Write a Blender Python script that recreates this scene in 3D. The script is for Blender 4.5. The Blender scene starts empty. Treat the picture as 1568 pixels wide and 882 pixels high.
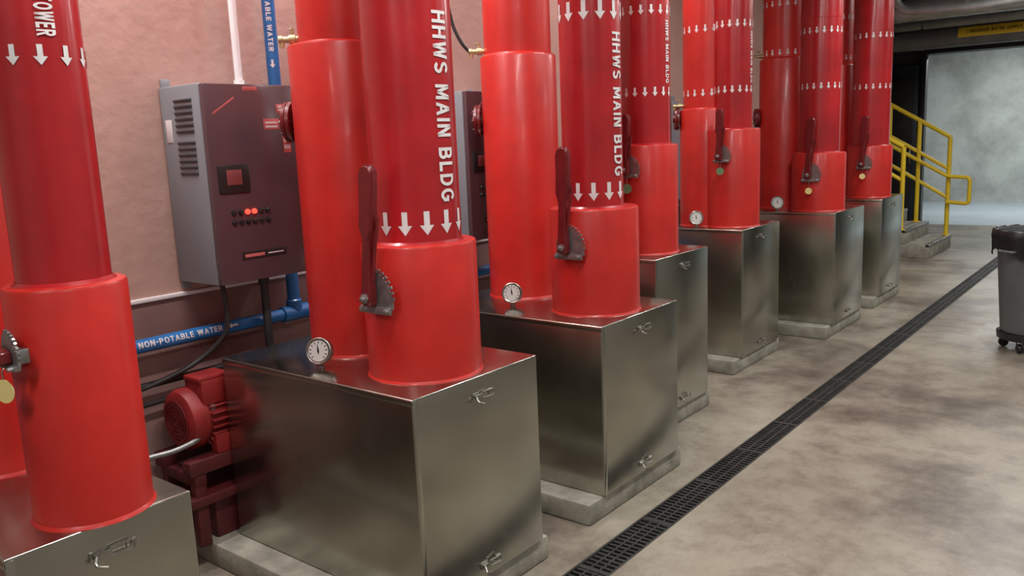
import bpy, bmesh, math, random
from mathutils import Matrix, Vector
random.seed(4)
scene=bpy.context.scene
COL=scene.collection
try:
    scene.view_settings.view_transform='Standard'; scene.view_settings.look='None'
except Exception as e: print(e)

# ------------------------------------------------------------------ materials
def newmat(name):
    m=bpy.data.materials.new(name); m.use_nodes=True
    nt=m.node_tree; b=nt.nodes.get('Principled BSDF'); return m,nt,b
def N(nt,t,**k):
    n=nt.nodes.new(t)
    for a,v in k.items():
        if a in n.inputs: n.inputs[a].default_value=v
        else: setattr(n,a,v)
    return n
def noise(nt,scale,detail=4,rough=.6,stretch=(1,1,1)):
    tc=N(nt,'ShaderNodeNewGeometry'); mp=N(nt,'ShaderNodeMapping'); mp.inputs['Scale'].default_value=stretch
    nt.links.new(tc.outputs['Position'],mp.inputs['Vector'])
    n=N(nt,'ShaderNodeTexNoise'); n.inputs['Scale'].default_value=scale; n.inputs['Detail'].default_value=detail; n.inputs['Roughness'].default_value=rough
    nt.links.new(mp.outputs[0],n.inputs['Vector']); return n.outputs[0]
def ramp(nt,src,stops):
    r=N(nt,'ShaderNodeValToRGB'); el=r.color_ramp.elements
    while len(el)<len(stops): el.new(.5)
    for e,(p,c) in zip(el,stops): e.position=p; e.color=(c[0],c[1],c[2],1)
    nt.links.new(src,r.inputs[0]); return r.outputs[0]
def simple(name,c,rough=.5,metal=0,var=.12,vs=6,bump=0,bs=60,coat=0,emit=0):
    m,nt,b=newmat(name)
    lo=[x*(1-var) for x in c]; hi=[min(1,x*(1+var)) for x in c]
    nt.links.new(ramp(nt,noise(nt,vs),[(.3,lo),(.7,hi)]),b.inputs['Base Color'])
    b.inputs['Roughness'].default_value=rough; b.inputs['Metallic'].default_value=metal
    b.inputs['Coat Weight'].default_value=coat; b.inputs['Coat Roughness'].default_value=.14
    if bump:
        bp=N(nt,'ShaderNodeBump'); bp.inputs['Strength'].default_value=bump; bp.inputs['Distance'].default_value=.01
        nt.links.new(noise(nt,bs,3),bp.inputs['Height']); nt.links.new(bp.outputs[0],b.inputs['Normal']); nt.links.new(bp.outputs[0],b.inputs['Coat Normal'])
    if emit:
        b.inputs['Emission Color'].default_value=(*c,1); b.inputs['Emission Strength'].default_value=emit
    return m
M={}
M['sleeve']=simple('red_insulation_paint',(.50,.017,.012),.40,var=.14,vs=5,bump=.18,bs=7,coat=.16)
M['pipe']=simple('red_pipe_jacket',(.36,.010,.014),.31,var=.2,vs=4,bump=.10,bs=6,coat=.38)
M['redmetal']=simple('dark_red_enamel',(.14,.008,.010),.38,var=.2,vs=20,coat=.2)
M['motorred']=simple('motor_red_enamel',(.26,.015,.015),.5,var=.25,vs=14)
M['motordark']=simple('motor_skid_maroon',(.09,.010,.012),.5,var=.25,vs=14)
M['white']=simple('white_stencil',(.70,.66,.66),.5,var=.12,vs=14)
M['whiteconduit']=simple('white_conduit',(.75,.72,.72),.35,var=.05)
M['blue']=simple('blue_pipe_paint',(.02,.15,.42),.35,var=.15,coat=.2)
M['black']=simple('black_rubber',(.015,.015,.017),.45,var=.2)
M['dark']=simple('dark_iron',(.03,.028,.028),.5,var=.3)
M['grate']=simple('cast_iron_grate',(.035,.034,.032),.55,metal=.3,var=.4,vs=12)
M['chrome']=simple('zinc_steel',(.50,.49,.47),.28,metal=1,var=.15,vs=30)
M['latch']=simple('tarnished_latch_steel',(.36,.35,.32),.32,metal=1,var=.2,vs=30)
M['plate']=simple('galvanised_plate',(.30,.30,.295),.42,metal=.8,var=.25,vs=40)
M['brass']=simple('brass',(.55,.46,.26),.38,metal=.8,var=.15,vs=40)
M['tagy']=simple('tag_yellow',(.75,.62,.25),.45,var=.1)
M['tagg']=simple('tag_green',(.12,.2,.1),.45,var=.1)
M['cabfront']=simple('cabinet_front_red_reflection',(.095,.052,.060),.26,var=.08,vs=3,coat=.2)  # dark grey front, the red reflection of the pipes mixed into its colour
M['cabside']=simple('cabinet_side_grey',(.24,.255,.28),.4,var=.06,vs=3)
M['cabdark']=simple('cabinet_dark',(.06,.06,.068),.4)
M['label']=simple('label_red',(.55,.13,.13),.5)
M['labelw']=simple('label_white',(.75,.70,.70),.5)
M['led']=simple('led_red',(1,.05,.03),.4,emit=2.5)
M['lcd']=simple('lcd_panel',(.22,.06,.06),.2)
M['btn']=simple('button_black',(.02,.02,.02),.3)
M['glass']=simple('gauge_face',(.60,.60,.58),.25,var=.03)
M['yellow']=simple('yellow_paint',(.85,.60,.03),.4,var=.08)
M['can']=simple('grey_plastic',(.105,.118,.122),.5,var=.12,vs=5)
M['duct']=simple('galvanised_duct',(.42,.42,.41),.4,metal=.7,var=.2,vs=8)
M['ductdark']=simple('insulated_grey_pipe',(.13,.13,.125),.45,var=.2)
M['ceil']=simple('ceiling_dark',(.11,.105,.10),.8,var=.3)
M['lamp']=simple('lamp_diffuser',(1,.98,.95),.5,var=.0,emit=4)
M['doorblue']=simple('door_dark_blue',(.03,.045,.07),.35,var=.3)

# stainless
m,nt,b=newmat('brushed_stainless'); M['steel']=m
b.inputs['Metallic'].default_value=1
nt.links.new(ramp(nt,noise(nt,1.6,4,.55),[(.25,(.37,.365,.31)),(.55,(.45,.445,.385)),(.8,(.53,.52,.46))]),b.inputs['Base Color'])
mr=N(nt,'ShaderNodeMapRange'); mr.inputs['To Min'].default_value=.12; mr.inputs['To Max'].default_value=.34
nt.links.new(noise(nt,3.5,4,.6,(1,1,.35)),mr.inputs['Value']); nt.links.new(mr.outputs[0],b.inputs['Roughness'])
bp=N(nt,'ShaderNodeBump'); bp.inputs['Strength'].default_value=.26; bp.inputs['Distance'].default_value=.018
nt.links.new(noise(nt,2.2,1,.3),bp.inputs['Height']); nt.links.new(bp.outputs[0],b.inputs['Normal'])
M['pad']=simple('concrete_pad',(.30,.285,.235),.75,var=.35,vs=9,bump=.35,bs=40)
# floor
m,nt,b=newmat('stained_concrete_floor'); M['floor']=m
c1=ramp(nt,noise(nt,.85,8,.68,(1,1,1)),[(.37,(.105,.082,.066)),(.44,(.175,.145,.115)),(.52,(.275,.24,.19)),(.66,(.355,.32,.255))])
c2=ramp(nt,noise(nt,3.2,8,.78),[(.38,(.50,.46,.43)),(.50,(1,1,1))])
mx=N(nt,'ShaderNodeMix',data_type='RGBA',blend_type='MULTIPLY'); mx.inputs[0].default_value=.5
nt.links.new(c1,mx.inputs[6]); nt.links.new(c2,mx.inputs[7])
c3=ramp(nt,noise(nt,22,5,.8,(1,.5,1)),[(.36,(.62,.60,.58)),(.47,(1,1,1))])
mx2=N(nt,'ShaderNodeMix',data_type='RGBA',blend_type='MULTIPLY'); mx2.inputs[0].default_value=.35
nt.links.new(mx.outputs[2],mx2.inputs[6]); nt.links.new(c3,mx2.inputs[7]); nt.links.new(mx2.outputs[2],b.inputs['Base Color'])
mr=N(nt,'ShaderNodeMapRange'); mr.inputs['To Min'].default_value=.22; mr.inputs['To Max'].default_value=.55
nt.links.new(noise(nt,2.5,5,.6),mr.inputs['Value']); nt.links.new(mr.outputs[0],b.inputs['Roughness'])
def wallmat(name,a,c,s=1.3,rough=.75,bump=.3,lo=.3,hi=.7):
    m,nt,b=newmat(name)
    nt.links.new(ramp(nt,noise(nt,s,7,.65),[(lo,a),(hi,c)]),b.inputs['Base Color']); b.inputs['Roughness'].default_value=rough
    bp=N(nt,'ShaderNodeBump'); bp.inputs['Strength'].default_value=bump; bp.inputs['Distance'].default_value=.01
    nt.links.new(noise(nt,18,5),bp.inputs['Height']); nt.links.new(bp.outputs[0],b.inputs['Normal']); return m
M['wall']=wallmat('plaster_red_bounce',(.41,.245,.205),(.56,.355,.305),rough=.5,bump=.4)  # plaster with red light bounced off the pipes painted into its base colour
M['walllow']=wallmat('concrete_low_red_bounce',(.20,.11,.10),(.33,.19,.17))  # darker lower concrete, its pink also red bounce put into the colour
M['wallgrey']=wallmat('grey_wall',(.36,.35,.33),(.46,.45,.43))
M['corr']=wallmat('pale_concrete',(.34,.36,.335),(.52,.55,.515),s=1.3,lo=.36,hi=.58)
M['corrfloor']=wallmat('bluish_floor',(.34,.40,.44),(.44,.5,.54),rough=.4)
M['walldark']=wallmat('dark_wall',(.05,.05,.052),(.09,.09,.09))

# ------------------------------------------------------------------ helpers
def mk(name,bm,mats,smooth=True,ang=35,parent=None,recalc=True):
    me=bpy.data.meshes.new(name)
    if recalc: bmesh.ops.recalc_face_normals(bm,faces=bm.faces)
    bm.to_mesh(me); bm.free()
    for k in (mats if isinstance(mats,(list,tuple)) else [mats]): me.materials.append(M[k])
    if smooth:
        for p in me.polygons: p.use_smooth=True
        me.set_sharp_from_angle(angle=math.radians(ang))
    ob=bpy.data.objects.new(name,me); COL.objects.link(ob)
    if parent:
        ob.parent=parent; ob.matrix_parent_inverse=Matrix.Translation(-parent.location)
    return ob
def root(name,loc):
    e=bpy.data.objects.new(name,None); e.location=loc; e.empty_display_size=.1; COL.objects.link(e); return e
def merge(bm,t,mi=0):
    t.verts.index_update()
    vs=[bm.verts.new(v.co) for v in t.verts]
    for f in t.faces:
        try:
            g=bm.faces.new([vs[v.index] for v in f.verts]); g.material_index=mi
        except ValueError: pass
    t.free()
def box(bm,x0,x1,y0,y1,z0,z1,bev=0,mi=0,rot=None,seg=2):
    t=bmesh.new(); bmesh.ops.create_cube(t,size=1)
    bmesh.ops.scale(t,vec=(x1-x0,y1-y0,z1-z0),verts=t.verts)
    if bev: bmesh.ops.bevel(t,geom=t.edges[:],offset=bev,segments=seg,affect='EDGES',profile=.5)
    if rot is not None: bmesh.ops.rotate(t,matrix=rot,verts=t.verts)
    bmesh.ops.translate(t,vec=((x0+x1)/2,(y0+y1)/2,(z0+z1)/2),verts=t.verts)
    merge(bm,t,mi)
def frame(d):
    d=d.normalized(); a=Vector((0,0,1)) if abs(d.z)<.9 else Vector((1,0,0))
    x=a.cross(d).normalized(); return x,d.cross(x)
def lathe(bm,o,d,prof,seg=48,mi=0,cap=True):
    o=Vector(o); d=Vector(d).normalized(); x,y=frame(d); rings=[]
    for t,r in prof:
        rings.append([bm.verts.new(o+d*t+x*(r*math.cos(2*math.pi*i/seg))+y*(r*math.sin(2*math.pi*i/seg))) for i in range(seg)])
    for a,b_ in zip(rings,rings[1:]):
        for i in range(seg):
            f=bm.faces.new((a[i],a[(i+1)%seg],b_[(i+1)%seg],b_[i])); f.material_index=mi
    if cap:
        f=bm.faces.new(rings[0][::-1]); f.material_index=mi
        f=bm.faces.new(rings[-1]); f.material_index=mi
def cyl(bm,a,b_,r,seg=24,mi=0,bev=0):
    a=Vector(a);b_=Vector(b_);L=(b_-a).length
    if bev: lathe(bm,a,b_-a,[(0,r-bev),(bev,r),(L-bev,r),(L,r-bev)],seg,mi)
    else: lathe(bm,a,b_-a,[(0,r),(L,r)],seg,mi)
def tube(bm,pts,r,seg=12,mi=0,sm=6):
    P=[Vector(p) for p in pts]
    if sm>1 and len(P)>2:
        Q=[]
        for i in range(len(P)-1):
            p0=P[max(i-1,0)];p1=P[i];p2=P[i+1];p3=P[min(i+2,len(P)-1)]
            for k in range(sm):
                t=k/sm; Q.append(.5*((2*p1)+(p2-p0)*t+(2*p0-5*p1+4*p2-p3)*t*t+(3*p1-p0-3*p2+p3)*t**3))
        Q.append(P[-1]); P=Q
    rings=[]; px=None
    for i,p in enumerate(P):
        d=(P[min(i+1,len(P)-1)]-P[max(i-1,0)]).normalized()
        if px is None: px,_=frame(d)
        px=(px-d*px.dot(d)).normalized(); py=d.cross(px)
        rings.append([bm.verts.new(p+px*(r*math.cos(2*math.pi*k/seg))+py*(r*math.sin(2*math.pi*k/seg))) for k in range(seg)])
    for a,b_ in zip(rings,rings[1:]):
        for i in range(seg):
            f=bm.faces.new((a[i],a[(i+1)%seg],b_[(i+1)%seg],b_[i])); f.material_index=mi
    f=bm.faces.new(rings[0][::-1]);f.material_index=mi; f=bm.faces.new(rings[-1]);f.material_index=mi
def elbowpath(pts,rad,n=6):
    P=[Vector(p) for p in pts]; out=[P[0]]
    for i in range(1,len(P)-1):
        a=(P[i-1]-P[i]).normalized(); c=(P[i+1]-P[i]).normalized()
        s=P[i]+a*rad; e=P[i]+c*rad
        for k in range(n+1):
            t=k/n; out.append((1-t)**2*s+2*t*(1-t)*P[i]+t*t*e)
    out.append(P[-1]); return out
def poly_extrude(bm,pts2,o,ux,uy,depth,mi=0):
    o=Vector(o);ux=Vector(ux);uy=Vector(uy);n=ux.cross(uy).normalized()*depth
    a=[bm.verts.new(o+ux*p[0]+uy*p[1]) for p in pts2]; b_=[bm.verts.new(v.co+n) for v in a]
    k=len(a)
    for i in range(k): bm.faces.new((a[i],a[(i+1)%k],b_[(i+1)%k],b_[i])).material_index=mi
    bm.faces.new(a[::-1]).material_index=mi; bm.faces.new(b_).material_index=mi
def wrap_strips(t,c,r,ang0,off=.002):
    if not t.verts: return
    x0=min(v.co.x for v in t.verts);x1=max(v.co.x for v in t.verts)
    step=r*.16; x=x0+step
    while x<x1:
        bmesh.ops.bisect_plane(t,geom=t.verts[:]+t.edges[:]+t.faces[:],plane_co=(x,0,0),plane_no=(1,0,0)); x+=step
    for v in t.verts:
        a=ang0+v.co.x/r; z=v.co.y
        v.co=Vector((c[0]+(r+off)*math.cos(a),c[1]+(r+off)*math.sin(a),z))
def ysplit(t,step):
    y0=min(v.co.y for v in t.verts);y1=max(v.co.y for v in t.verts); y=y0+step
    while y<y1:
        bmesh.ops.bisect_plane(t,geom=t.verts[:]+t.edges[:]+t.faces[:],plane_co=(0,y,0),plane_no=(0,1,0)); y+=step
def arrows(bm,c,r,z0,z1,n,phase=0):
    h=z1-z0; w=min(h*.64,2*math.pi*r/n*.66)
    out=[(0,0),(w/2,h*.42),(w*.2,h*.42),(w*.2,h),(-w*.2,h),(-w*.2,h*.42),(-w/2,h*.42)]
    for i in range(n):
        t=bmesh.new(); vs=[t.verts.new((p[0],z0+p[1],0)) for p in out]
        t.faces.new((vs[0],vs[1],vs[2],vs[5],vs[6])); t.faces.new((vs[2],vs[3],vs[4],vs[5]))
        wrap_strips(t,c,r,phase+2*math.pi*i/n); merge(bm,t)
S=.19
def _arc(cx,cy,rx,ry,a0,a1,n=8):
    out=[]
    for i in range(n):
        p,q=math.radians(a0+(a1-a0)*i/n),math.radians(a0+(a1-a0)*(i+1)/n)
        out.append([(cx+rx*math.cos(p),cy+ry*math.sin(p)),(cx+rx*math.cos(q),cy+ry*math.sin(q)),(cx+(rx-S)*math.cos(q),cy+(ry-S)*math.sin(q)),(cx+(rx-S)*math.cos(p),cy+(ry-S)*math.sin(p))])
    return out
def _r(x0,y0,x1,y1): return [(x0,y0),(x1,y0),(x1,y1),(x0,y1)]
def _d(x0,y0,x1,y1,w=S): return [(x0-w/2,y0),(x0+w/2,y0),(x1+w/2,y1),(x1-w/2,y1)]
GL={
'H':(.70,[_r(0,0,S,1),_r(.70-S,0,.70,1),_r(S,.5-S/2,.70-S,.5+S/2)]),
'W':(1.0,[_d(.27,0,.095,1),_d(.27,0,.5,1,.17),_d(.73,0,.5,1,.17),_d(.73,0,.905,1)]),
'M':(.86,[_r(0,0,S,1),_r(.86-S,0,.86,1),_d(.43,.12,.12,1,.2),_d(.43,.12,.74,1,.2)]),
'A':(.76,[_d(.095,0,.38,1),_d(.665,0,.38,1),_r(.2,.24,.56,.24+S*.85)]),
'I':(S,[_r(0,0,S,1)]),
'N':(.72,[_r(0,0,S,1),_r(.72-S,0,.72,1),_d(.60,0,.12,1,.22)]),
'L':(.56,[_r(0,0,S,1),_r(S,0,.56,S)]),
'T':(.62,[_r(0,1-S,.62,1),_r(.31-S/2,0,.31+S/2,1-S)]),
'E':(.60,[_r(0,0,S,1),_r(S,0,.6,S),_r(S,1-S,.6,1),_r(S,.5-S/2,.54,.5+S/2)]),
'O':(.78,_arc(.39,.5,.39,.5,0,360,20)),
'D':(.70,[_r(0,0,S,1),_r(S,0,.32,S),_r(S,1-S,.32,1)]+_arc(.31,.5,.39,.5,-90,90,10)),
'B':(.68,[_r(0,0,S,1),_r(S,0,.4,S),_r(S,1-S,.4,1),_r(S,.5-S/2,.4,.5+S/2)]+_arc(.38,.295,.30,.295,-90,90,8)+_arc(.37,.705,.27,.295,-90,90,8)),
'P':(.64,[_r(0,0,S,1),_r(S,1-S,.36,1),_r(S,.40,.36,.40+S)]+_arc(.34,.70,.30,.30,-90,90,8)),
'R':(.68,[_r(0,0,S,1),_r(S,1-S,.38,1),_r(S,.42,.38,.42+S)]+_arc(.36,.71,.30,.29,-90,90,8)+[_d(.58,0,.34,.45,.21)]),
'G':(.76,_arc(.39,.5,.39,.5,40,330,16)+[_r(.42,.38,.76,.38+S*.9),_r(.76-S,.16,.76,.40)]),
'C':(.74,_arc(.39,.5,.39,.5,45,315,16)),
'S':(.66,_arc(.33,.715,.33,.285,20,270,10)+_arc(.33,.285,.33,.285,-160,90,10)),
'U':(.70,[_r(0,.3,S,1),_r(.70-S,.3,.70,1)]+_arc(.35,.35,.35,.35,180,360,10)),
'Y':(.70,[_r(.35-S/2,0,.35+S/2,.45),_d(.35,.4,.1,1),_d(.35,.4,.6,1)]),
'-':(.36,[_r(0,.4,.36,.4+S)]),' ':(.30,[]),
}
def norm_text(s,L,h):
    x=0; polys=[]
    for ch in s:
        w,ps=GL[ch]
        for p in ps: polys.append([(x+a,b_) for a,b_ in p])
        x+=w+.17
    x-=.17; t=bmesh.new()
    for p in polys: t.faces.new([t.verts.new((a/x*L,b_*h,0)) for a,b_ in p])
    return t
def vtext(bm,s,c,r,ang,ztop,zbot,h):
    t=norm_text(s,ztop-zbot,h)
    for v in t.verts:
        x,y=v.co.x,v.co.y; v.co=Vector((y-h/2,ztop-x,0))
    wrap_strips(t,c,r,ang,.003); merge(bm,t)

# ------------------------------------------------------------------ room
XW=-3.27; HC=3.95
DX0,DX1=-1.755,-1.605
bm=bmesh.new()
for x0,x1 in ((-6.2,DX0),(DX1,3.6)):
    box(bm,x0,x1,-3.5,12.0,-.15,0)
box(bm,-6.2,3.6,12.0,15.25,-.15,0)
mk('floor',bm,'floor',smooth=False)
bm=bmesh.new(); box(bm,DX0,DX1,-3.5,12.0,-.15,-.075); mk('floor_drain_channel',bm,'dark',smooth=False)
bm=bmesh.new(); box(bm,-6.2,3.6,15.25,20,-.15,0); mk('floor_corridor',bm,'corrfloor',smooth=False)
bm=bmesh.new(); box(bm,-6.2,3.6,-3.5,20,HC,HC+.1); mk('ceiling',bm,'ceil',smooth=False)
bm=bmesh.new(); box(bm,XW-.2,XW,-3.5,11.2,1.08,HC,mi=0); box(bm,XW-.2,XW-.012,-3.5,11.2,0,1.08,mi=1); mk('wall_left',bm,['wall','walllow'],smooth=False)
bm=bmesh.new(); box(bm,XW-.01,XW+.012,-3.5,11.2,1.066,1.084,.004); mk('trim_left',bm,'labelw')
bm=bmesh.new(); box(bm,3.6,3.8,-3.5,20,0,HC); mk('wall_right',bm,'wallgrey',smooth=False)
bm=bmesh.new(); box(bm,-6.2,3.6,-3.7,-3.5,0,HC); mk('wall_back',bm,'wallgrey',smooth=False)
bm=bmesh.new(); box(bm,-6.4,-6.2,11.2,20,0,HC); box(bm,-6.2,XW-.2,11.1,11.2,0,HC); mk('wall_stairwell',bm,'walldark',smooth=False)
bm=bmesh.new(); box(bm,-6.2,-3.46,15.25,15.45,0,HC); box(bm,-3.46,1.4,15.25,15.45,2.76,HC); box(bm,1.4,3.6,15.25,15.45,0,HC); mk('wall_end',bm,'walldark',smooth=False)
bm=bmesh.new(); box(bm,-6.2,3.6,19.8,20,0,HC); mk('wall_corridor',bm,'corr',smooth=False)
bm=bmesh.new()
box(bm,-3.50,-3.42,15.12,15.24,0,2.80,.008); box(bm,1.38,1.46,15.12,15.24,0,2.8,.008); box(bm,-3.5,1.46,15.1,15.24,2.76,2.92,.01)
mk('trim_door_opening',bm,'dark')
bm=bmesh.new()
for i,x in enumerate((-4.75,-4.13)):
    box(bm,x,x+.6,15.14,15.2,.02,2.6,.006,0)
    box(bm,x+.08,x+.52,15.12,15.15,.25,1.15,.004,1); box(bm,x+.08,x+.52,15.12,15.15,1.3,2.45,.004,1)
    box(bm,x+.5,x+.53,15.06,15.14,1.0,1.25,.004,2)
mk('door_1',bm,['doorblue','dark','chrome'])

# drain grate
bm=bmesh.new()
y=-1.0
while y<11.98:
    box(bm,DX0+.012,DX1-.012,y,y+.012,-.022,-.002)
    y+=.030
box(bm,DX0,DX0+.010,-1.0,12,-.03,.001); box(bm,DX1-.010,DX1,-1.0,12,-.03,.001)
for cx_ in (DX0+.055,DX1-.055): box(bm,cx_-.004,cx_+.004,-1,12,-.024,-.001)
y=-1.0
while y<12: box(bm,DX0+.01,DX1-.01,y-.004,y+.020,-.024,0); y+=.5
mk('floor_drain_grate',bm,'grate',smooth=False)

# ------------------------------------------------------------------ enclosures
B=dict(A=(-1.86,.58,1.005,.835),B=(-1.87,1.78,2.44,.851),C=(-1.88,2.91,3.59,.862),D=(-2.18,3.92,4.55,.994),E=(-2.32,5.37,6.04,.993),F=(-2.12,6.66,7.43,.995),G=(-2.14,8.02,8.75,.994))
X0=-2.94
def enclosure(k):
    x1,y0,y1,zt=B[k]
    bm=bmesh.new()
    box(bm,XW+.005,x1-.01,y0-.11,y1+.05,0,.098,.012)
    mk('concrete_equipment_pad',bm,'pad')
    e=root('stainless_steel_pump_enclosure',((X0+x1)/2,(y0+y1)/2,.1))
    bm=bmesh.new(); box(bm,X0,x1,y0,y1,.1,zt,.005,seg=3); mk('housing',bm,'steel',parent=e)
    bm=bmesh.new(); ym=(y0+y1)/2
    box(bm,X0,x1+.001,y0-.0015,y0,zt-.022,zt-.003,.0006)
    box(bm,x1-.0005,x1+.0015,y0+.001,y0+.02,.105,zt-.006,.0006)
    mk('corner_flanges',bm,'steel',parent=e)
    bm=bmesh.new()
    for z in (zt-.068,.15):
        y=ym+.01
        box(bm,x1+.000,x1+.004,y-.055,y-.02,z-.012,z+.012,.0015)
        box(bm,x1+.000,x1+.004,y+.03,y+.055,z-.010,z+.010,.0015)
        box(bm,x1+.004,x1+.011,y-.048,y-.005,z-.006,z+.006,.002)
        tube(bm,elbowpath([(x1+.010,y-.010,z-.010),(x1+.014,y+.045,z-.012),(x1+.014,y+.045,z+.012),(x1+.010,y-.010,z+.010)],.008,3),.0025,8,sm=1)
        tube(bm,elbowpath([(x1+.008,y-.04,z),(x1+.030,y-.055,z-.012),(x1+.034,y-.03,z-.022)],.008,3),.0035,8,sm=1)
        for yy in (y-.048,y-.027,y+.036,y+.049): lathe(bm,(x1+.004,yy,z+.007),(1,0,0),[(0,.003),(.002,.002)],8)
    mk('draw_latches',bm,'latch',parent=e)
for k in 'ABCDEFG': enclosure(k)

# ------------------------------------------------------------------ pipes
def redpipe(name,k,c,rs,rp,ztop,bands=(),text=None,ztext=None,th=.07,narrow=16,pm='pipe',ah=.08,ta=0.0):
    zt=B[k][3]; e=root(name,(c[0],c[1],zt))
    bm=bmesh.new()
    lathe(bm,(c[0],c[1],zt+.001),(0,0,1),[(0,rs),(ztop-zt-.010,rs),(ztop-zt-.003,rs-.003),(ztop-zt,rs-.009),(ztop-zt,rp+.006)],96,cap=False)
    lathe(bm,(c[0],c[1],zt),(0,0,1),[(0,rs+.006),(.004,rs+.004),(.009,rs+.0005)],96,cap=False)
    mk('insulation_sleeve',bm,'sleeve',parent=e)
    bm=bmesh.new()
    z=ztop-.01; L=HC-z-.002
    prof=[(0,rp),(1.049,rp),(1.05,rp+.002),(1.08,rp+.002),(1.081,rp),(L,rp)]
    lathe(bm,(c[0],c[1],z),(0,0,1),prof,96,cap=False)
    lathe(bm,(c[0],c[1],ztop-.001),(0,0,1),[(0,rp+.012),(.004,rp+.008),(.010,rp+.001)],96,cap=False)
    mk('pipe_jacket',bm,pm,parent=e)
    if bands or text:
        bm=bmesh.new()
        for zb in bands: arrows(bm,c,rp,zb,zb+ah,narrow,phase=random.random())
        if text: vtext(bm,text,c,rp,ta,ztext[0],ztext[1],th)
        mk('stencilled_markings',bm,'white',smooth=False,parent=e,recalc=False)
    return e
def lever(e,c,rs,z,L,horiz=False,tag=None,s=1.0,lean=-1.5,dx=0):
    y=c[1]-math.sqrt(rs*rs-dx*dx); x=c[0]+dx
    bm=bmesh.new()
    cyl(bm,(x,y+.02,z),(x,y-.045,z),.016*s,20,0,.002)
    box(bm,x-.04*s,x+.04*s,y-.012,y+.012,z-.04*s,z+.02*s,.004)
    pts=[(-.05*s,-.035*s),(.095*s,-.035*s),(.095*s,-.01*s)]; n=9; r0=.102*s
    a0,a1=math.radians(-2),math.radians(98)
    for i in range(n):
        a=a0+(a1-a0)*i/n; st=(a1-a0)/n
        for aa,rr in ((a,r0),(a+st*.55,r0),(a+st*.56,r0-.014*s),(a+st*.98,r0-.014*s)):
            pts.append((rr*math.cos(aa),rr*math.sin(aa)))
    pts+=[(-.03*s,.07*s),(-.05*s,.02*s)]
    poly_extrude(bm,pts,(x,y-.022,z),(1,0,0),(0,0,1),.006)
    box(bm,x-.06*s,x+.085*s,y-.034,y-.02,z-.055*s,z-.03*s,.003)
    for sx in (-.045,.07):
        lathe(bm,(x+sx*s,y-.034,z-.042*s),(0,-1,0),[(0,.010*s),(.010,.010*s),(.012,.006*s)],6)
    lathe(bm,(x,y-.058,z),(0,-1,0),[(0,.018*s),(.010,.018*s),(.012,.010*s),(.022,.009*s),(.024,.005*s)],6)
    mk('notch_plate',bm,'plate',parent=e)
    bm=bmesh.new()
    w1,w2,w3=.025,.019,.034
    if L<.4: w1,w2,w3=.021,.015,.026
    if horiz: w1,w2,w3=.014,.012,.020
    pr=[(-w1,-.028),(w1,-.028),(w1+.004,.0),(w2+.003,.06),(w2,L*.46),(w3,L*.53),(w3*.92,L*.72),(w3,L*.93),(w3*.75,L*.985),(w3*.1,L),(-w3*.6,L*.985),(-w3,L*.93),(-w3*.92,L*.72),(-w3,L*.53),(-w2,L*.46),(-w2-.003,.06),(-w1-.004,.0)]
    ang=math.radians(lean) if not horiz else math.radians(88)
    ca,sa=math.cos(ang),math.sin(ang)
    ux=Vector((ca,0,sa)); uz=Vector((-sa,0,ca))
    t=bmesh.new(); poly_extrude(t,pr,(x,y-.026,z),ux,uz,.036)
    bmesh.ops.recalc_face_normals(t,faces=t.faces)
    bmesh.ops.bevel(t,geom=t.edges[:],offset=.008 if L>=.4 else .004,segments=3,affect='EDGES'); merge(bm,t)
    if not horiz:
        p=Vector((x,y-.044,z)); 
        tube(bm,[p+ux*(w3+.010)+uz*(L*.62),p+ux*(w3+.006)+uz*(L*.50),p+ux*.028+uz*(L*.34),p+ux*.02+uz*.06],.006,10)
    mk('lever_handle',bm,'redmetal',parent=e,ang=50)
    if tag:
        bm=bmesh.new(); tz=z-.115*s-.01; ty=y-.045
        tube(bm,[(x+.01,y-.03,z-.03*s),(x+.012,ty,z-.05*s),(x+.01,ty,tz+.024)],.0018,6,1)
        lathe(bm,(x+.01,ty,tz),(.4,-1,0),[(0,.026),(.002,.026)],24,0)
        mk('valve_tag',bm,[tag,'chrome'],parent=e)
FP='red_hot_water_supply_pipe'; KP='red_hot_water_return_pipe'
T='HHWS MAIN BLDG'
P=(-1.968,.822); e=redpipe(FP,'A',P,.129,.098,1.38,(1.846,2.62),'HHWS  TOWER',(2.075,1.905),.036,12,ah=.042,ta=-.12); lever(e,P,.129,1.245,.22,True,'tagy',s=.55,dx=.034)
P=(-2.10,2.08); e=redpipe(FP,'B',P,.203,.153,1.32,(1.352,2.15),T,(2.08,1.46),.062,13); lever(e,P,.203,1.155,.445,lean=-5)
P=(-2.12,3.24); e=redpipe(FP,'C',P,.205,.137,1.34,(1.375,2.15),T,(2.10,1.48),.062,12); lever(e,P,.205,1.18,.44)
P=(-2.40,4.215); e=redpipe(FP,'D',P,.18,.14,1.60,(1.86,2.29),T,(2.26,1.93),.034,16,ah=.05); lever(e,P,.18,1.47,.30,tag='tagg',s=.8)
P=(-2.52,5.66); e=redpipe(FP,'E',P,.186,.13,1.67,(1.915,2.35),T,(2.32,1.98),.03,16,ah=.05); lever(e,P,.186,1.49,.32,tag='tagg',s=.8)
P=(-2.345,6.93); e=redpipe(FP,'F',P,.208,.158,1.46,(1.955,2.38),None,None,.04,18,ah=.05); lever(e,P,.208,1.29,.45,tag='tagy',lean=-3)
P=(-2.36,8.38); e=redpipe(FP,'G',P,.2,.17,1.47,(1.985,2.44),None,None,.04,18,ah=.05); lever(e,P,.2,1.31,.44,tag='tagy',s=.9,lean=-3)
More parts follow.
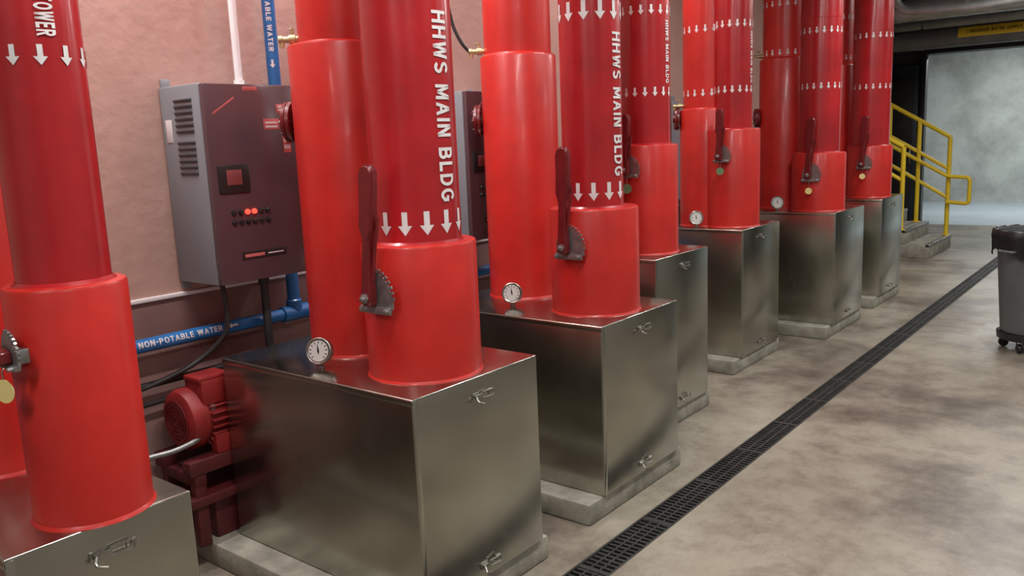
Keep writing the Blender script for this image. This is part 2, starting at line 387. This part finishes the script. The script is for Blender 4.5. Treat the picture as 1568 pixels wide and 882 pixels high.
KS=dict(A=((-2.50,.83),.15,.12,1.9,()),B=((-2.588,2.196),.192,.150,2.04,(2.75,)),C=((-2.67,3.42),.190,.168,2.07,(2.75,)),D=((-2.72,4.32),.17,.145,1.85,(1.95,2.4)),
 E=((-2.735,5.70),.195,.172,1.82,(1.905,2.34)),F=((-2.73,7.17),.205,.18,2.24,(2.26,2.65)),G=((-2.73,8.50),.18,.155,2.24,(2.28,2.65)))
for k,(c,rs,rp,zt,bands) in KS.items():
    e=redpipe(KP,k,c,rs,rp,zt,bands,pm='sleeve',narrow=18,ah=.05)
    if k in 'BCEF':
        d=Vector((-.86,-.51,0)); o=Vector((c[0],c[1],1.76)); bm=bmesh.new()
        lathe(bm,o+d*(rs-.02),d,[(0,.035),(.025,.035),(.026,.078),(.040,.080),(.042,.075),(.044,.080),(.058,.078),(.059,.03),(.07,.028)],32)
        x,y=frame(d)
        for i in range(8):
            a=i*math.pi/4; q=o+d*(rs+.002)+x*(.062*math.cos(a))+y*(.062*math.sin(a)); cyl(bm,q,q+d*.045,.006,6)
        mk('flanged_stub',bm,'redmetal',parent=e)
        d=Vector((-.78,-.63,0))
        bm=bmesh.new(); q=Vector((c[0],c[1],zt+.03))+d*(rp-.01)
        lathe(bm,q,d,[(0,.012),(.02,.012),(.021,.018),(.045,.018),(.046,.012),(.07,.012),(.071,.016),(.085,.016)],12)
        cyl(bm,q+d*.033,q+d*.033+Vector((0,0,.035)),.006,10)
        h=q+d*.033+Vector((0,0,.035)); cyl(bm,h,h+Vector((-.05,.03,.01)),.006,10)
        cyl(bm,q+d*.075,q+d*.075+Vector((0,0,-.03)),.010,12)
        mk('drain_valve',bm,'brass',parent=e)
        if k=='C':
            bm=bmesh.new(); s=q+d*.08
            tube(bm,[s,s+Vector((-.03,-.03,.05)),s+Vector((-.07,-.05,.16)),s+Vector((-.09,-.06,.35)),s+Vector((-.10,-.05,.8)),s+Vector((-.10,-.05,HC-s.z-.01))],.009,10)
            mk('drain_hose',bm,'black',parent=e)

# ------------------------------------------------------------------ gauges
def gauge(x,y,z,ang=-62,R=.047):
    e=root('pressure_gauge',(x,y,z)); n=Vector((math.cos(math.radians(ang))*.96,math.sin(math.radians(ang))*.96,.22)).normalized()
    c=Vector((x,y,z+.065)); bm=bmesh.new()
    lathe(bm,(x,y,z),(0,0,1),[(0,.014),(.010,.014),(.011,.008),(.03,.008)],12)
    lathe(bm,c-n*.022,n,[(0,.012),(.0,R*.9),(.006,R),(.030,R),(.032,R+.003),(.038,R+.003),(.040,R-.001),(.037,R-.006)],40,cap=True)
    mk('gauge_case',bm,'latch',parent=e)
    bm=bmesh.new(); f=c+n*.0165
    lathe(bm,f,n,[(0,R-.008),(.0005,R-.008)],40,0)
    up=(Vector((0,0,1))-n*n.z).normalized(); rt=up.cross(n)
    for i in range(11):
        a=math.radians(225-27*i); d=rt*math.cos(a)+up*math.sin(a); s=d.cross(n)
        p=f+n*.0012+d*(R*.58); q=f+n*.0012+d*(R*.76)
        vs=[bm.verts.new(k) for k in (p+s*.0014,q+s*.0014,q-s*.0014,p-s*.0014)]; bm.faces.new(vs).material_index=1
    d=(rt*-.15+up*.9).normalized(); s=d.cross(n)
    vs=[bm.verts.new(k+n*.002+f) for k in (d*(R*.6),s*.004,-d*(R*.3),-s*.004)]; bm.faces.new(vs).material_index=1
    mk('gauge_dial',bm,['glass','black'],smooth=False,parent=e)
gauge(-2.45,1.885,.852); gauge(-2.50,3.09,.863); gauge(-2.70,5.45,.994); gauge(-2.62,6.76,.996,R=.05); gauge(-2.62,8.12,.995)

# ------------------------------------------------------------------ motor control cabinets
def cabinet(y0,name='motor_drive_cabinet'):
    x0,x1,y1,z0,z1=XW+.004,-2.95,y0+.42,1.13,1.92
    e=root(name,(x0,(y0+y1)/2,z0)); W=y1-y0; Hh=z1-z0
    bm=bmesh.new(); box(bm,x0,x1-.028,y0,y1,z0,z1,.006,0)
    for yy in (y0+.03,y1-.03): box(bm,x0,x0+.006,yy-.02,yy+.02,z1-.005,z1+.035,.002,0); box(bm,x0,x0+.006,yy-.02,yy+.02,z0-.035,z0+.005,.002,0)
    mk('enclosure_body',bm,'cabside',parent=e)
    bm=bmesh.new(); box(bm,x1-.027,x1,y0+.001,y1-.001,z0+.002,z1-.002,.006,0)
    mk('door_panel',bm,'cabfront',parent=e)
    bm=bmesh.new()
    for i in range(12):
        z=z1-.06-i*.024-(.02 if i>5 else 0)
        R=Matrix.Rotation(math.radians(28),3,'X')
        box(bm,x0+.11,x0+.235,y0-.006,y0+.004,z-.006,z+.006,.001,0,rot=R)
    mk('side_louvres',bm,'cabdark',parent=e)
    def yz(u,v): return y0+u*W,z1-v*Hh
    def pl(bm,u0,u1,v0,v1,t,mi=0,bev=.001):
        a,b_=yz(u0,v1),yz(u1,v0); box(bm,x1-.001,x1+t,a[0],b_[0],a[1],b_[1],bev,mi)
    bm=bmesh.new(); pl(bm,.07,.40,.40,.54,.010,0,.004); pl(bm,.15,.31,.425,.50,.012,1)
    for i in range(2):
        for j in range(6):
            u=.20+.075*j; v=.64+.05*i
            yy,zz=yz(u,v); lathe(bm,(x1,yy,zz),(1,0,0),[(0,.011),(.004,.011),(.012,.008),(.013,.007)],16,2 if not(i==0 and j in(2,3)) else 3)
    mk('keypad_and_buttons',bm,['btn','lcd','btn','led'],parent=e)
    bm=bmesh.new()
    for u0,u1,v0,v1,mi in ((.42,.58,.015,.035,0),(.78,.97,.10,.145,0),(.62,.80,.175,.23,0),(.83,.92,.24,.35,0)): pl(bm,u0,u1,v0,v1,.0015,mi,.0003)
    for u0,u1,v0,v1 in ((.80,.95,.108,.122),(.80,.95,.127,.135),(.64,.78,.19,.2),(.64,.78,.21,.22),(.84,.91,.25,.264),(.84,.91,.28,.295),(.84,.91,.31,.33)): pl(bm,u0,u1,v0,v1,.002,2,.0002)
    pl(bm,.25,.76,.845,.885,.002,3,.0003); pl(bm,.28,.50,.857,.873,.003,0,.0003); pl(bm,.54,.72,.862,.868,.003,1,.0003)
    a,b_=yz(.06,.14)[0],yz(.34,.05)[0]
    box(bm,x1-.0005,x1+.0012,a,b_,z1-.090,z1-.083,.0003,0,rot=Matrix.Rotation(math.radians(32),3,'X'))
    mk('warning_labels',bm,['label','labelw','labelw','btn'],parent=e)
    bm=bmesh.new(); box(bm,x1-.02,x1+.0015,y1+.0,y1+.02,z1-.24,z1-.15,.003); lathe(bm,(x1,y1-.03,z1-.20),(1,0,0),[(0,.022),(.012,.022),(.014,.018)],20)
    box(bm,x1+.012,x1+.03,y1-.037,y1-.023,z1-.235,z1-.165,.003)
    box(bm,x0+.03,x0+.075,y0-.002,y0,z1-.22,z1-.13,.0005,1)
    mk('disconnect_handle',bm,['btn','labelw'],parent=e)
    return e
cabinet(1.82); cabinet(3.33); cabinet(6.15)

# conduits
bm=bmesh.new(); yc=2.12; cyl(bm,(-3.15,yc,1.921),(-3.15,yc,HC),.016,16); lathe(bm,(-3.15,yc,1.921),(0,0,1),[(0,.028),(.012,.028),(.013,.022),(.03,.022),(.031,.015)],16)
for z in (2.5,3.2): box(bm,XW,-3.13,yc-.01,yc+.01,z,z+.02,.002)
mk('white_electrical_conduit',bm,'whiteconduit')
bm=bmesh.new(); cyl(bm,(-3.12,2.13,1.129),(-3.12,2.13,.10),.018,16)
lathe(bm,(-3.12,2.13,1.129),(0,0,-1),[(0,.03),(.02,.03),(.021,.024),(.05,.024)],16)
tube(bm,[(-3.08,1.90,1.129),(-3.08,1.91,1.0),(-3.10,1.90,.90),(-3.16,1.80,.80),(-3.20,1.62,.74),(-3.22,1.45,.72)],.011,12)
mk('flexible_power_conduit',bm,'dark')
# blue pipes
BY=2.325
bm=bmesh.new()
cyl(bm,(-3.185,-2,.91),(-3.185,11,.91),.028,32); cyl(bm,(-3.185,BY,.91),(-3.185,BY,HC),.028,32)
lathe(bm,(-3.185,BY,.90),(0,0,1),[(0,.036),(.07,.036),(.075,.03)],20); lathe(bm,(-3.185,BY-.07,.91),(0,1,0),[(0,.036),(.14,.036)],20)
for y in (.2,1.3,3.0,4.5,6,7.5): box(bm,XW-.012,-3.15,y-.012,y+.012,.875,.945,.003)
pb=root('blue_non_potable_water_pipe',(-3.185,BY,.91)); mk('pipe_run',bm,'blue',parent=pb)
bm=bmesh.new()
t=norm_text('NON-POTABLE WATER',.37,.024); ysplit(t,.004)
for v in t.verts:
    a=(v.co.y-.012)/.028+.35; v.co=Vector((-3.185+.0297*math.cos(a),1.56+v.co.x,.91+.0297*math.sin(a)))
merge(bm,t)
for y0 in (1.955,):
    t=bmesh.new(); t.faces.new([t.verts.new((p,q,0)) for p,q in ((0,0),(.02,.01),(.02,.004),(.02,-.004),(.02,-.01))]); t.faces.new([t.verts.new((p,q,0)) for p,q in ((.02,.004),(.05,.004),(.05,-.004),(.02,-.004))])
    ysplit(t,.003)
    for v in t.verts:
        a=v.co.y/.028+.35; v.co=Vector((-3.185+.0297*math.cos(a),y0+v.co.x,.91+.0297*math.sin(a)))
    merge(bm,t)
vtext(bm,'NON-POTABLE WATER',(-3.185,BY),.028,-.7,2.44,2.08,.020)
arrows(bm,(-3.185,BY),.028,2.01,2.045,4,-.7)
mk('pipe_lettering',bm,'white',smooth=False,parent=pb,recalc=False)
bm=bmesh.new(); cyl(bm,(-3.21,-2,.74),(-3.21,11,.74),.014,12); cyl(bm,(-3.22,-2,.66),(-3.22,11,.66),.010,12)
for y in (.5,2.3,3.8,5.2): box(bm,XW-.012,-3.19,y-.01,y+.01,.64,.76,.002)
mk('wall_conduit_run',bm,'dark')

# ------------------------------------------------------------------ motor
def motor(y):
    e=root('electric_pump_motor',(-3.09,y,.1)); cx_,cz=-3.085,.60
    bm=bmesh.new()
    lathe(bm,(cx_,y-.22,cz),(0,1,0),[(0,.05),(.0,.095),(.012,.118),(.03,.126),(.075,.126),(.08,.116),(.34,.116),(.345,.124),(.38,.118),(.41,.07),(.42,.03)],40)
    for i in range(28):
        a=2*math.pi*i/28
        if 4.1<a<5.3: continue
        R=Matrix.Rotation(-a,3,'Y'); c=Vector((math.cos(a)*.122,0,math.sin(a)*.122))
        box(bm,cx_+c.x-.012,cx_+c.x+.012,y-.135,y+.12,cz+c.z-.003,cz+c.z+.003,.001,0,rot=R)
    box(bm,cx_-.02,cx_+.11,y-.16,y-.03,cz+.06,cz+.165,.012,0)
    box(bm,cx_-.015,cx_+.105,y-.165,y-.025,cz+.155,cz+.178,.006,0)
    box(bm,cx_-.13,cx_-.08,y-.13,y+.12,cz-.14,cz-.06,.006,0); box(bm,cx_+.08,cx_+.13,y-.13,y+.12,cz-.14,cz-.06,.006,0)
    cyl(bm,(cx_,y+.18,cz),(cx_,y+.28,cz),.02,16)
    mk('motor_body',bm,'motorred',parent=e)
    bm=bmesh.new()
    for i in range(5): lathe(bm,(cx_,y-.2215,cz),(0,-1,0),[(0,.022+i*.016),(.003,.022+i*.016),(.003,.016+i*.016),(0,.016+i*.016)],32,0,cap=False)
    mk('fan_grille',bm,'redmetal',parent=e)
    bm=bmesh.new(); zb=cz-.14
    for sx in (-.135,.075): box(bm,cx_+sx,cx_+sx+.06,y-.26,y+.6,zb-.06,zb,.006)
    for yy in (y-.24,y+.18): 
        box(bm,cx_-.13,cx_+.13,yy,yy+.05,zb-.105,zb-.06,.004)
        for sx in (-.125,.085): box(bm,cx_+sx,cx_+sx+.04,yy,yy+.05,.098,zb-.10,.004)
    box(bm,cx_-.14,cx_+.14,y-.27,y+.4,.27,.31,.006)
    box(bm,cx_-.10,cx_+.10,y-.15,y+.3,.098,.27,.01)
    mk('motor_skid',bm,'motordark',parent=e)
    bm=bmesh.new()
    tube(bm,[(cx_+.09,y-.12,cz+.0),(cx_+.10,y-.19,cz-.06),(cx_+.07,y-.28,cz-.09),(cx_+.03,y-.40,cz-.10),(cx_+.0,y-.55,cz-.14),(cx_,y-.8,cz-.18)],.011,12)
    lathe(bm,(cx_+.09,y-.11,cz+.06),(0,-.3,-1),[(0,.02),(.03,.02),(.031,.016),(.06,.016)],12)
    mk('motor_conduit',bm,'plate',parent=e)
motor(1.86)

# ------------------------------------------------------------------ concrete stairs with yellow rails
bm=bmesh.new(); xs=-2.42
for i in range(4):
    box(bm,-6.1 if i==3 else xs-.28*4,xs-.28*i,11.25,12.45,.17*i,.17*(i+1),.008,0)
for i in range(4):
    box(bm,xs-.28*i-.05,xs-.28*i+.004,11.25,12.45,.17*(i+1)-.03,.17*(i+1)+.003,.002,1)
mk('concrete_stairs',bm,['pad','plate'])
e=root('yellow_stair_railing',(-2.6,11.3,.17))
bm=bmesh.new(); r=.028
def rail(y,xe,ze):
    sl=.17/.28; tx=-3.6
    for top in (0,-.42,-.80):
        z=ze+top; pts=[(xe,y,z),(tx,y,z+(xe-tx)*sl),(-5.6,y,z+(xe-tx)*sl)]
        tube(bm,elbowpath(pts,.06,4),r if top==0 else r*.85,12,sm=1)
    for x in (xe,xe-.38,xe-.76,tx+.02,-4.6):
        step=max(0,min(4,math.ceil((xs-x)/.28-1e-6)))*.17
        top=ze+min(xe-x,xe-tx)*sl
        cyl(bm,(x,y,step),(x,y,top),r,14); lathe(bm,(x,y,step),(0,0,1),[(0,.055),(.008,.055)],16)
rail(11.32,-2.78,1.38); rail(12.38,-2.47,1.47)
for y in (12.30,):
    p=[(-3.6,y,1.62),(-2.47,y,.96),(-2.20,y,.94),(-2.20,y,.60),(-2.47,y,.62)]
    tube(bm,elbowpath(p,.05,5),r*.9,12,sm=1)
    cyl(bm,(-2.47,y,.95),(-2.47,12.38,.95),.015,10)
mk('rails_and_posts',bm,'yellow',parent=e)

# ------------------------------------------------------------------ trash can
tc=(-.78,6.98); e=root('wheeled_trash_can',(tc[0],tc[1],0))
bm=bmesh.new(); z=.13
prof=[(0,.20),(.01,.215),(.05,.22),(.60,.262),(.605,.272),(.63,.272),(.635,.264),(.70,.270),(.705,.285),(.735,.288),(.745,.280),(.745,.266),(.68,.256),(.05,.20),(.02,.0005)]
lathe(bm,(tc[0],tc[1],z),(0,0,1),prof,64)
for s in (-1,1):
    a=math.radians(-125 if s<0 else 55); d=Vector((math.cos(a),math.sin(a),0)); q=Vector((tc[0],tc[1],z+.61))+d*.27; u=Vector((-d.y,d.x,0))
    tube(bm,elbowpath([q-u*.06,q-u*.06+d*.04,q+u*.06+d*.04,q+u*.06],.02,4),.010,10,sm=1)
mk('can_body',bm,'can',parent=e)
bm=bmesh.new(); seg=96; rings=[]
for j,(zz,rr) in enumerate([(.69,.258),(.742,.272),(.756,.285),(.748,.297),(.70,.297),(.655,.293),(.60,.291)]):
    R_=[]
    for i in range(seg):
        a=2*math.pi*i/seg; w=(.004 if j<4 else .010)*math.sin(a*17+j)+(.006*math.sin(a*7+j*.7) if j>3 else 0)
        dz=(.028*math.sin(a*5+1)+.015*math.sin(a*11)) if j==6 else 0
        R_.append(bm.verts.new((tc[0]+(rr+w)*math.cos(a),tc[1]+(rr+w)*math.sin(a),z+zz+dz)))
    rings.append(R_)
for a_,b_ in zip(rings,rings[1:]):
    for i in range(seg): bm.faces.new((a_[i],a_[(i+1)%seg],b_[(i+1)%seg],b_[i]))
mk('bin_liner',bm,'black',ang=80,parent=e)
bm=bmesh.new(); lathe(bm,(tc[0],tc[1],.085),(0,0,1),[(0,.20),(0,.235),(.045,.24),(.05,.228),(.05,.2)],48)
for i in range(5):
    a=2*math.pi*i/5-1.9; q=Vector((tc[0]+.19*math.cos(a),tc[1]+.19*math.sin(a),.034)); d=Vector((-math.sin(a+.5),math.cos(a+.5),0))
    cyl(bm,q-d*.013,q+d*.013,.034,20,0,.004); cyl(bm,q-d*.026,q+d*.026,.008,10)
    for s in (-1,1): 
        t=q+d*(s*.019); box(bm,t.x-.013,t.x+.013,t.y-.004,t.y+.004,.034,.088,.001,rot=Matrix.Rotation(a+.5+math.pi,3,'Z'))
mk('caster_dolly',bm,'black',parent=e)

# ------------------------------------------------------------------ overhead services
PZ=2.75
bm=bmesh.new(); lathe(bm,(-5.5,12.4,PZ),(1,0,0),[(0,.13),(9,.13)],32)
for x in (-4,-2.9,-1.2,.6,2.2): lathe(bm,(x,12.4,PZ),(1,0,0),[(0,.137),(.05,.137)],32); cyl(bm,(x+.02,12.4,PZ+.13),(x+.02,12.4,HC),.008,8)
po=root('overhead_grey_pipe',(-1,12.4,PZ)); mk('pipe_body',bm,['ductdark'],parent=po)
def arc(x,a,r): return (x,12.4-r*math.cos(a),PZ+r*math.sin(a))
bm=bmesh.new(); n=8; a0,a1=math.radians(-12),math.radians(48)
for i in range(n):
    p,q=a0+(a1-a0)*i/n,a0+(a1-a0)*(i+1)/n
    bm.faces.new([bm.verts.new(v) for v in (arc(-2.42,p,.133),arc(-1.62,p,.133),arc(-1.62,q,.133),arc(-2.42,q,.133))])
mk('yellow_pipe_label',bm,'yellow',parent=po)
bm=bmesh.new(); t=norm_text('CONDENSER WATER SUPPLY',.62,.042); ysplit(t,.01)
for v in t.verts:
    v.co=Vector(arc(-2.33+v.co.x,math.radians(18)+(v.co.y-.022)/.133,.1345))
merge(bm,t); mk('label_text',bm,'black',smooth=False,parent=po,recalc=False)
bm=bmesh.new()
lathe(bm,(-5.5,11.5,3.03),(1,0,0),[(0,.13),(9,.13)],32)
for i in range(12): lathe(bm,(-5.2+i*.75,11.5,3.03),(1,0,0),[(0,.137),(.03,.137)],32)
for x in (-3,0,2): cyl(bm,(x,11.5,3.15),(x,11.5,HC),.008,8)
mk('overhead_air_duct',bm,'duct')
bm=bmesh.new(); tube(bm,elbowpath([(-2.75,10.6,HC-.02),(-2.75,10.6,2.93),(-2.0,10.6,2.88),(-1.3,10.6,2.92),(.8,10.6,2.94)],.2,5),.045,14,sm=1)
for x in (-1.5,.4): cyl(bm,(x,10.6,2.95),(x,10.6,HC),.006,8)
mk('insulated_branch_pipe',bm,'duct')
bm=bmesh.new(); cyl(bm,(-5.5,13.4,3.05),(3.5,13.4,3.05),.09,24); cyl(bm,(-5.5,14.2,2.95),(3.5,14.2,2.95),.06,24); cyl(bm,(-5.5,14.7,3.05),(3.5,14.7,3.05),.04,24)
for x in (-4,-1,2): cyl(bm,(x,13.4,3.1),(x,13.4,HC),.008,8); cyl(bm,(x,14.2,3.0),(x,14.2,HC),.008,8)
mk('overhead_piping',bm,'duct')
bm=bmesh.new(); cyl(bm,(-3.265,8.9,2.70),(-2.75,8.9,2.70),.04,20); tube(bm,elbowpath([(-2.76,8.9,2.70),(-2.6,8.9,2.70),(-2.6,8.9,HC-.01)],.08,5),.04,16,sm=1)
mk('red_branch_pipe',bm,'pipe')

# ------------------------------------------------------------------ lights (real ceiling fixtures)
def fixture(x,y,z,w,l,power,col=(1,.98,.95)):
    e=root('ceiling_light_fixture',(x,y,z))
    bm=bmesh.new(); box(bm,x-w/2-.02,x+w/2+.02,y-l/2-.02,y+l/2+.02,z+.002,z+.07,.006); mk('light_housing',bm,'labelw',parent=e)
    bm=bmesh.new(); cyl(bm,(x,y-l/3,z+.07),(x,y-l/3,HC),.006,8); cyl(bm,(x,y+l/3,z+.07),(x,y+l/3,HC),.006,8); mk('hanger_rods',bm,'chrome',parent=e)
    bm=bmesh.new(); box(bm,x-w/2,x+w/2,y-l/2,y+l/2,z-.004,z+.002); mk('diffuser',bm,'lamp',parent=e)
    ld=bpy.data.lights.new('tube_light','AREA'); ld.shape='RECTANGLE'; ld.size=w; ld.size_y=l; ld.energy=power; ld.color=col
    lo=bpy.data.objects.new('tube_light',ld); lo.location=(x,y,z-.008); COL.objects.link(lo); lo.parent=e; lo.matrix_parent_inverse=Matrix.Translation(-e.location)
for y in (-1.2,1.4,4.2,7.0,9.8): fixture(-1.05,y,3.3,.14,1.25,50)
for y in (-.5,3,6.5,10.2): fixture(1.5,y,3.3,.22,1.25,24)
for y,pw in ((1.35,34),(2.8,32),(4.9,18)): fixture(-3.0,y,3.35,.12,.9,pw,(1,.96,.95))
for x in (-2.5,0): fixture(x,17.5,3.4,1.2,.3,90,(.97,1,1))

w=bpy.data.worlds.new('world'); scene.world=w; w.use_nodes=True
w.node_tree.nodes['Background'].inputs[0].default_value=(.5,.5,.5,1); w.node_tree.nodes['Background'].inputs[1].default_value=.2

# ------------------------------------------------------------------ camera
cd=bpy.data.cameras.new('camera'); co=bpy.data.objects.new('camera',cd); COL.objects.link(co)
cd.sensor_width=36; cd.lens=1279.7*36/1568; cd.clip_start=.02
t,pi_,ro=math.radians(38.995),math.radians(9.945),math.radians(-2.388)
fw=Vector((-math.sin(t)*math.cos(pi_),math.cos(t)*math.cos(pi_),-math.sin(pi_)))
r0=Vector((math.cos(t),math.sin(t),0)); u0=r0.cross(fw)
r2=math.cos(ro)*r0+math.sin(ro)*u0; u2=-math.sin(ro)*r0+math.cos(ro)*u0
co.matrix_world=Matrix(((r2.x,u2.x,-fw.x,0),(r2.y,u2.y,-fw.y,0),(r2.z,u2.z,-fw.z,1.65),(0,0,0,1)))
scene.camera=co
